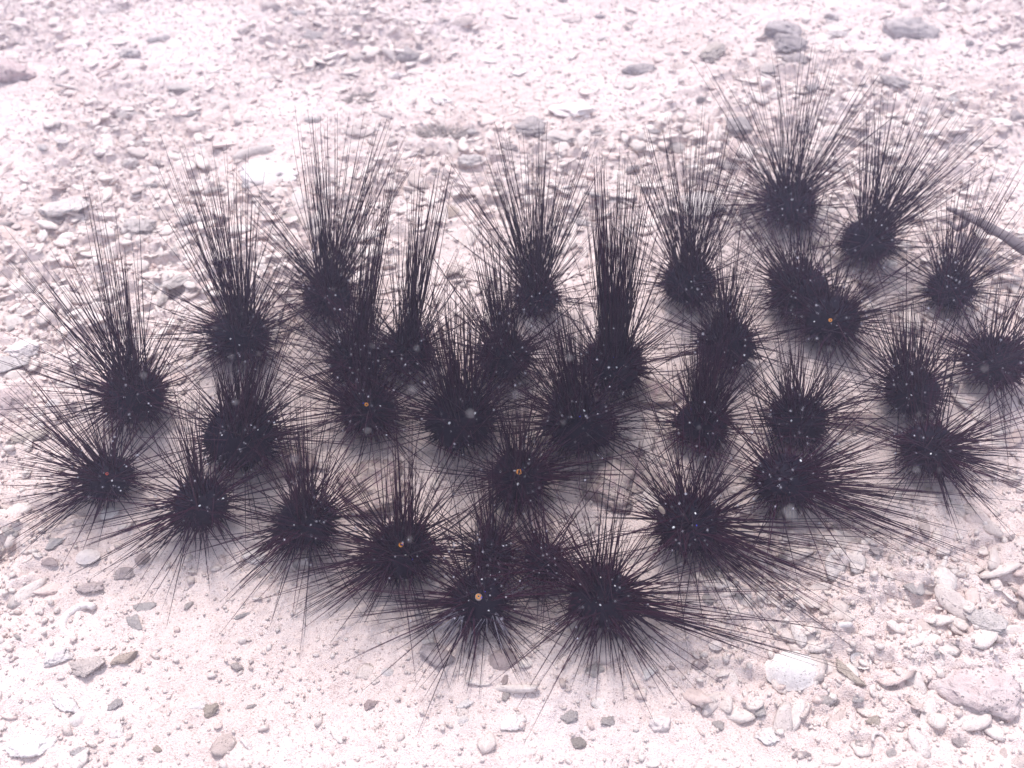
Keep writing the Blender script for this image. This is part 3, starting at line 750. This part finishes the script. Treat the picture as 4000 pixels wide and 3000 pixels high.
U = [
 (3088,800,103,[(2756,253),(2859,253),(2992,205),(3064,265),(3166,145),(3209,217),(3275,181),(3390,265),(3474,247),(3510,374),(3564,446),(2817,585),(2690,700),(2700,830),(3120,420),(3300,480),(3420,620),(3400,760)],
  'black sea urchin furthest back at the top right with a full round spine fan', dict(per=6,side=110,spots=[(3032,747,9,W),(3094,780,14,W)])),
 (3390,940,105,[(3390,422),(3444,350),(3492,362),(3631,320),(3703,326),(3750,400),(3848,482),(3908,500),(3866,633),(3500,560),(3620,560),(3700,640)],
  'blurred sea urchin leaning right, just right of the furthest back urchin', dict(per=9,side=90)),
 (3712,1130,92,[(3681,820),(3709,754),(3794,645),(3842,651),(3962,675),(3993,633),(3640,860),(3860,820),(3950,900),(3980,1010)],
  'hazy sea urchin below the dead branch at the right', dict(per=7,side=90,spots=[(3705,1080,10,W)])),
 (3884,1410,118,[(3703,1259),(3781,1229),(3842,1199),(3932,1060),(3993,1072),(4040,1120),(3600,1392),(4080,1220),(3650,1320)],
  'sea urchin cut by the right edge below the hazy one', dict(per=8,side=110)),
 (3564,1530,112,[(3432,1235),(3486,1199),(3534,1157),(3558,1150),(3588,1199),(3643,1253),(3510,1170),(3600,1230),(3299,1512),(3340,1400)],
  'sea urchin with a narrow upright spine bunch near the right edge', dict(per=9,side=90,spots=[(3560,1543,9,W)])),
 (3631,1750,115,[(3860,1603),(3932,1573),(4000,1603),(4020,1693),(4040,1772),(3992,1874),(3902,1965),(3691,1989),(3570,1940),(3450,1874),(3269,1651),(3380,1650),(3800,1930),(3950,1820)],
  'lowest sea urchin at the right edge, spines raying out to the right', dict(per=8,side=100,spots=[(3636,1772,12,W)])),
 (3124,1135,122,[(2949,1018),(2955,874),(3076,892),(3178,900),(3010,950),(2960,1160),(3130,850)],
  'large sea urchin under the furthest back one, left of its pair', dict(per=9,side=110,spots=[(3100,1139,12,W)])),
 (3243,1245,118,[(3420,1133),(3450,1090),(3380,1000),(3450,1482),(3330,950),(2955,1300),(3470,1250)],
  'large sea urchin with faint orange ring, right of its pair', dict(per=9,side=110,ring=((3243,1262),16,'ring'),spots=[(3182,1256,9,W)])),
 (2694,1105,110,[(2684,651),(2750,446),(2799,446),(2823,512),(2708,549),(2907,543),(2865,579),(2937,555),(2539,464),(2617,470),(2580,650),(2491,603)],
  'sea urchin behind and right of the tall middle column, spines straight up', dict(per=8,side=90,spots=[(2700,1100,9,W)])),
 (2838,1340,115,[(2847,1060),(2895,1036),(2925,1018),(2800,1010),(3088,1307),(2666,1338),(2760,1090),(2960,1130)],
  'sea urchin right of the middle whose base is hidden by a spine column', dict(per=9,side=100,spots=[(2905,1387,14,W),(2830,1375,9,W)])),
 (2744,1655,110,[(2700,1330),(2740,1290),(2790,1260),(2840,1270),(2890,1330),(2925,1446),(2820,1300),(2770,1320),(2660,1420),(2540,1650),(2590,1720)],
  'sea urchin in front of the hidden base one, thick column rising from it', dict(per=15,side=110,spots=[(2696,1651,12,W),(2800,1643,12,W),(2700,1600,8,B)])),
 (3115,1645,115,[(3052,1386),(3088,1338),(3178,1374),(3245,1386),(3329,1392),(3360,1422),(3426,1525),(2877,1621),(2919,1458),(3450,1603),(3130,1350)],
  'sea urchin below the large pair with spines fanning up right', dict(per=9,side=90,spots=[(3092,1643,12,W)])),
 (3066,1875,125,[(3450,1693),(3540,1742),(3601,1874),(3812,1929),(4000,1965),(3631,1995),(3812,2066),(3866,2181),(3625,2169),(2955,1724),(3500,1800),(3380,1730),(3700,1950)],
  'lower right sea urchin with the longest spines lying out to the right', dict(per=7,side=110,spots=[(3125,1803,14,W)])),
 (2690,2045,132,[(3299,2326),(3438,2314),(3510,2127),(3570,2175),(3148,2422),(3305,2470),(3040,2416),(2847,2368),(3281,2229),(2480,1740),(2560,1700),(2700,1760),(2760,1800),(2880,1850),(2500,1950),(3000,2180),(2450,1850)],
  'broad black sea urchin right of the front pair', dict(per=7,side=150,spots=[(2633,2060,16,W),(2715,2007,12,W),(2720,2052,9,B)])),
 (2392,1430,128,[(2328,627),(2352,621),(2382,645),(2424,609),(2473,615),(2539,609),(2340,750),(2440,760),(2500,760),(2635,1241),(2273,1253),(2590,900),(2370,820),(2420,820)],
  'sea urchin with the tallest straight spine column in the middle', dict(per=13,side=110,spots=[(2408,1435,12,W),(2398,1398,7,B)])),
 (2265,1650,140,[(2141,1163),(2201,1150),(2225,1300),(2014,1500),(2527,1561),(2539,1663),(2180,1200),(2100,1300),(2160,1250),(2240,1230)],
  'blackest sea urchin in the centre below the tallest column', dict(per=13,side=140,spots=[(2280,1606,14,W),(2265,1628,8,B)])),
 (2095,1160,90,[(1888,627),(1912,633),(1954,633),(1900,482),(1972,512),(2057,543),(2105,482),(2123,488),(2147,627),(2189,669),(2310,543),(2382,597),(2244,633),(1719,603),(1725,693),(2080,700),(2120,750)],
  'hazy sea urchin at the back of the middle, left of the tallest column', dict(per=8,side=70,spots=[(2133,1124,8,W)])),
 (1970,1390,108,[(1846,1000),(1876,880),(1920,860),(1960,940),(2057,1030),(2135,1301),(1749,1121),(1900,950),(2000,980)],
  'sea urchin left of the middle column, in front of the hazy back one', dict(per=9,side=90,spots=[(2005,1376,9,W),(2038,1312,8,W)])),
 (1800,1640,135,[(1695,1109),(1731,1193),(1785,1054),(1839,1133),(1646,1133),(1671,1241),(2044,1422),(1532,1597),(1760,1150),(1700,1250)],
  'black sea urchin left of the centre, spines slanting up left', dict(per=10,side=150,spots=[(1853,1615,14,W),(1757,1652,16,W)])),
 (2025,1862,115,[(1954,1543),(1984,1512),(2020,1524),(2057,1530),(2111,1651),(2322,1814),(2388,1892),(2491,1856),(2358,1838),(1779,1892),(1760,1830),(2237,2025),(1996,2108),(2050,2105),(1860,2020)],
  'sea urchin with a clear orange ring in the middle of the group', dict(per=7,side=110,ring=((2032,1822),26,'ring'),spots=[(1957,1843,12,W),(2023,1890,16,W),(2066,1797,8,W),(2040,1835,8,B)])),
 (1440,1600,115,[(1150,1500),(1130,1400),(1200,1600),(1420,1180),(1480,1150),(1700,1650),(1380,1250)],
  'lowest of three stacked sea urchins left of the middle', dict(per=9,side=140,ring=((1420,1557),18,'ring'),spots=[(1484,1586,9,W),(1420,1576,8,B)])),
 (1590,1375,105,[(1610,663),(1640,711),(1683,627),(1719,621),(1743,615),(1755,681),(1586,784),(1773,1006),(1660,900),(1620,950),(1560,900)],
  'right upper one of three stacked sea urchins left of the middle', dict(per=7,side=100)),
 (1390,1410,108,[(1442,1000),(1460,990),(1496,980),(1460,717),(1514,621),(1526,603),(1470,1050),(1180,1300),(1480,900)],
  'left upper one of three stacked sea urchins left of the middle', dict(per=9,side=110)),
 (1285,1155,98,[(1182,434),(1218,428),(1242,434),(1278,434),(1393,452),(1484,458),(1520,458),(1580,500),(1634,585),(1085,1133),(1073,1000),(892,645),(900,780),(1240,600),(1300,650),(1400,700),(1240,800)],
  'hazy sea urchin at the back left of the middle', dict(per=7,side=100)),
 (942,1315,118,[(579,693),(687,609),(718,579),(748,579),(826,663),(862,597),(935,603),(965,711),(585,1229),(640,1240),(718,1175),(705,1374),(1055,1060),(1080,1000),(860,800),(930,850),(960,800)],
  'upper sea urchin of the left spine column', dict(per=7,side=110,spots=[(902,1323,10,W),(935,1347,9,W)])),
 (938,1705,148,[(868,1330),(900,1380),(940,1400),(1000,1360),(1050,1350),(880,1350),(1030,1330),(724,1476),(1200,1500),(1085,1199),(1320,1633),(1236,1693),(705,1663),(850,1400),(1040,1400)],
  'widest black sea urchin at the foot of the left spine column', dict(per=12,side=150,spots=[(1005,1680,8,W),(870,1700,8,W)])),
 (525,1550,125,[(386,699),(434,778),(0,1030),(90,1000),(139,1000),(0,1350),(205,1000),(283,1024),(109,1512),(681,1259),(730,1175),(470,1000),(500,1000),(434,910),(110,1400),(330,1150),(600,1270)],
  'left sea urchin with long spines leaning up to the left', dict(per=6,side=110,spots=[(487,1552,10,W),(580,1608,8,W)])),
 (422,1868,100,[(0,1452),(0,1530),(78,1422),(0,1802),(78,1766),(0,1868),(48,1922),(0,2040),(36,2096),(120,2090),(338,2102),(338,1633),(386,1620),(640,1980),(660,1830)],
  'leftmost low sea urchin with a small red mark', dict(per=6,side=90,ring=((412,1820),14,'red'),spots=[(437,1877,12,W),(483,1815,10,W)])),
 (786,1965,112,[(633,1603),(675,1591),(724,1512),(754,1603),(314,2078),(307,2211),(410,2118),(500,2175),(633,2211),(730,2211),(772,2202),(892,2172),(540,2170),(690,1700),(1000,2060)],
  'low left sea urchin with a spine bundle slanting up left', dict(per=6,side=100,spots=[(870,1947,10,W),(780,1975,12,W)])),
 (1195,2040,118,[(1055,1748),(1146,1621),(1182,1512),(1206,1693),(1334,1784),(1100,1800),(898,2283),(862,2199),(923,2090),(1073,2241),(1254,2259),(980,2200),(1370,1850),(940,2020)],
  'round low sea urchin between the low left one and the left front one', dict(per=6,side=130,spots=[(1265,1988,10,W),(1150,2050,8,W)])),
 (1570,2150,132,[(1544,1603),(1556,1633),(1560,1814),(1634,1844),(1671,1784),(1580,1700),(1351,1935),(1333,2030),(1333,2109),(1333,2217),(1333,2301),(1037,2295),(1164,2344),(1188,2383),(1423,2416),(1453,2416),(1622,2410),(1845,2018),(1650,1900)],
  'left front sea urchin with half an orange ring and a column behind', dict(per=6,side=140,ring=((1562,2103),22,'ring'),spots=[(1585,2170,14,W),(1570,2128,10,B),(1610,2184,8,B)])),
 (1870,2345,115,[(1411,2350),(1333,2416),(1580,2458),(1502,2531),(1767,2573),(1797,2705),(1785,2645),(1833,2627),(2014,2657),(1948,2549),(2075,2603),(2093,2585),(2099,2482),(2171,2410),(2237,2320),(2177,2271),(1695,2211),(1735,2190),(1852,2078),(1876,1982),(1450,2370)],
  'frontmost sea urchin with a pale orange eye-like ring and pale spine fans', dict(per=5,side=90,ring=((1869,2308),24,'sac'),spots=[(1811,2380,10,W),(1908,2384,10,W),(1882,2266,9,W),(1844,2316,9,B),(1893,2313,9,B),(1880,2334,10,B)],pale=[(1808,2384,1730,2450,16),(1908,2384,1955,2480,14),(1965,2330,2010,2270,8)])),
 (2348,2330,135,[(2093,2054),(2140,2078),(2093,1982),(2207,2012),(2231,1970),(2292,1988),(2328,2000),(2382,2012),(2442,2018),(2123,2350),(2117,2500),(2141,2567),(2171,2639),(2292,2681),(2340,2669),(2424,2663),(2593,2742),(2667,2693),(2605,2609),(2955,2603),(2805,2500),(3209,2555),(3154,2500),(3359,2482),(2700,2400),(2250,2600)],
  'right front sea urchin, spines radiating evenly over the near sand', dict(per=5,side=130,spots=[(2270,2284,14,W),(2345,2362,12,W),(2400,2290,10,W),(2346,2258,9,W)])),
 (1920,2165,88,[(1760,2060),(1990,2050),(2060,2120)],
  'small half hidden sea urchin behind the frontmost one', dict(per=6,side=120)),
 (2125,2195,84,[(2240,2100),(2060,2090),(2250,2230)],
  'small half hidden sea urchin between the two front ones', dict(per=6,side=110)),
]
for i, (u, v, r, tips, lab, kw) in enumerate(U):
    urchin(u, v, r*.89, tips, lab, 1000+i, **kw)

# ------------------------------------------------------------------ specks drifting in the water, some standing in for body glints
def snow_mat():
    m = bpy.data.materials.new('drifting_floc'); m.use_nodes = True; t = m.node_tree; t.nodes.clear()
    v = t.nodes.new('ShaderNodeVolumePrincipled'); v.inputs['Color'].default_value = (.9, .86, .88, 1); v.inputs['Density'].default_value = 12
    o_ = t.nodes.new('ShaderNodeOutputMaterial'); t.links.new(v.outputs[0], o_.inputs['Volume']); return m
PART = [(1628,1360,30),(1610,1520,40),(1838,1615,44),(2015,1542,36),(2225,1397,36),(2201,1650,26),(1436,1682,34),(1453,1350,26),(1600,2106,32),(2020,2050,22),(2266,2374,16),(2302,2376,14),
        (3842,1199,34),(3846,1440,34),(3588,1618,26),(3580,1835,36),(3670,1836,22),(3240,1365,26),(3085,2000,60),(2730,1670,22),(905,1392,26),(840,1280,24),(920,1570,32),(1010,1380,22),(560,1465,34),(1730,1455,20),(2330,1560,18),(1975,2640,14),(1520,1480,18),(2080,1760,20),(2850,1680,22),(1300,1130,20),(390,1700,20),(1150,1790,40),(1250,1800,26)]
bv, bf = ico(2); VV, FF = [], []
for i, (u, v, s) in enumerate(PART):
    dd = random.Random(i).uniform(.78, .98)
    d = ray(u, v); p = Vector((0, 0, CAM_H))+d*dd
    k = s*dd/F_PX*.5
    n0 = len(bv)*i
    for q in bv:
        q = Vector(q); f = 1+.35*mnoise.noise(q*1.6+Vector((i*7, 0, 0)))
        VV.append(tuple(p+q*k*f))
    FF += [tuple(int(x)+n0 for x in t) for t in bf]
tag(mesh_obj('marine_snow', np_mesh('marine_snow', VV, FF), snow_mat()), 'pale soft flocs drifting in the water before the urchins', kind='stuff')
v8, f8 = ico(1); VV, FF = [], []
for i in range(850):  # pale specks set before the bodies for silt and for glints on them
    r = random.Random(5000+i); uu, vv, rp = r.choice([(a[0], a[1], a[2]) for a in U])
    d = ray(uu+r.gauss(0, rp*.75), vv+r.gauss(0, rp*.75)); dd = r.uniform(.80, 1.0); k = r.choice([1.5, 1.8, 2.1, 2.5, 3.3])*dd/F_PX
    p = Vector((0, 0, CAM_H))+d*dd
    for q in v8: VV.append(tuple(p+Vector(q)*k*r.uniform(.6, 1.3)))
    FF += [tuple(int(x)+12*i for x in t) for t in f8]
tag(mesh_obj('silt_glint_specks', np_mesh('silt_glint_specks', VV, FF), plain_mat('silt', (.42, .41, .46), .9, .2, .6, 90)), 'tiny grey specks for silt and body glints, hanging in the water before the urchins', kind='stuff')
o = mesh_obj('drifting_fleck', ball('fleck', 'tan', 1, .45, .45), None)
d = ray(2585, 1992); o.location = Vector((0, 0, CAM_H))+d*1.02; o.scale = (.0062,)*3; o.rotation_euler = (.3, .9, -.5)
tag(o, 'small tan elongated fleck drifting before the broad urchin right of the front pair', 'fleck')

# ------------------------------------------------------------------ milky water
me = bpy.data.meshes.new('haze'); bm = bmesh.new(); bmesh.ops.create_cube(bm, size=1)
for v_ in bm.verts: v_.co = Vector((v_.co.x*90, v_.co.y*90+15, -1.2 if v_.co.z < 0 else 1.12))
bm.to_mesh(me); bm.free()
hm = bpy.data.materials.new('milky_water'); hm.use_nodes = True; t = hm.node_tree; t.nodes.clear()
pv = t.nodes.new('ShaderNodeVolumePrincipled'); pv.inputs['Color'].default_value = (.71, .72, 1.0, 1)
pv.inputs['Density'].default_value = .064; pv.inputs['Anisotropy'].default_value = 0.68
out = t.nodes.new('ShaderNodeOutputMaterial'); t.links.new(pv.outputs[0], out.inputs['Volume'])
tag(mesh_obj('haze', me, hm), 'milky lavender water filling the scene', kind='stuff')
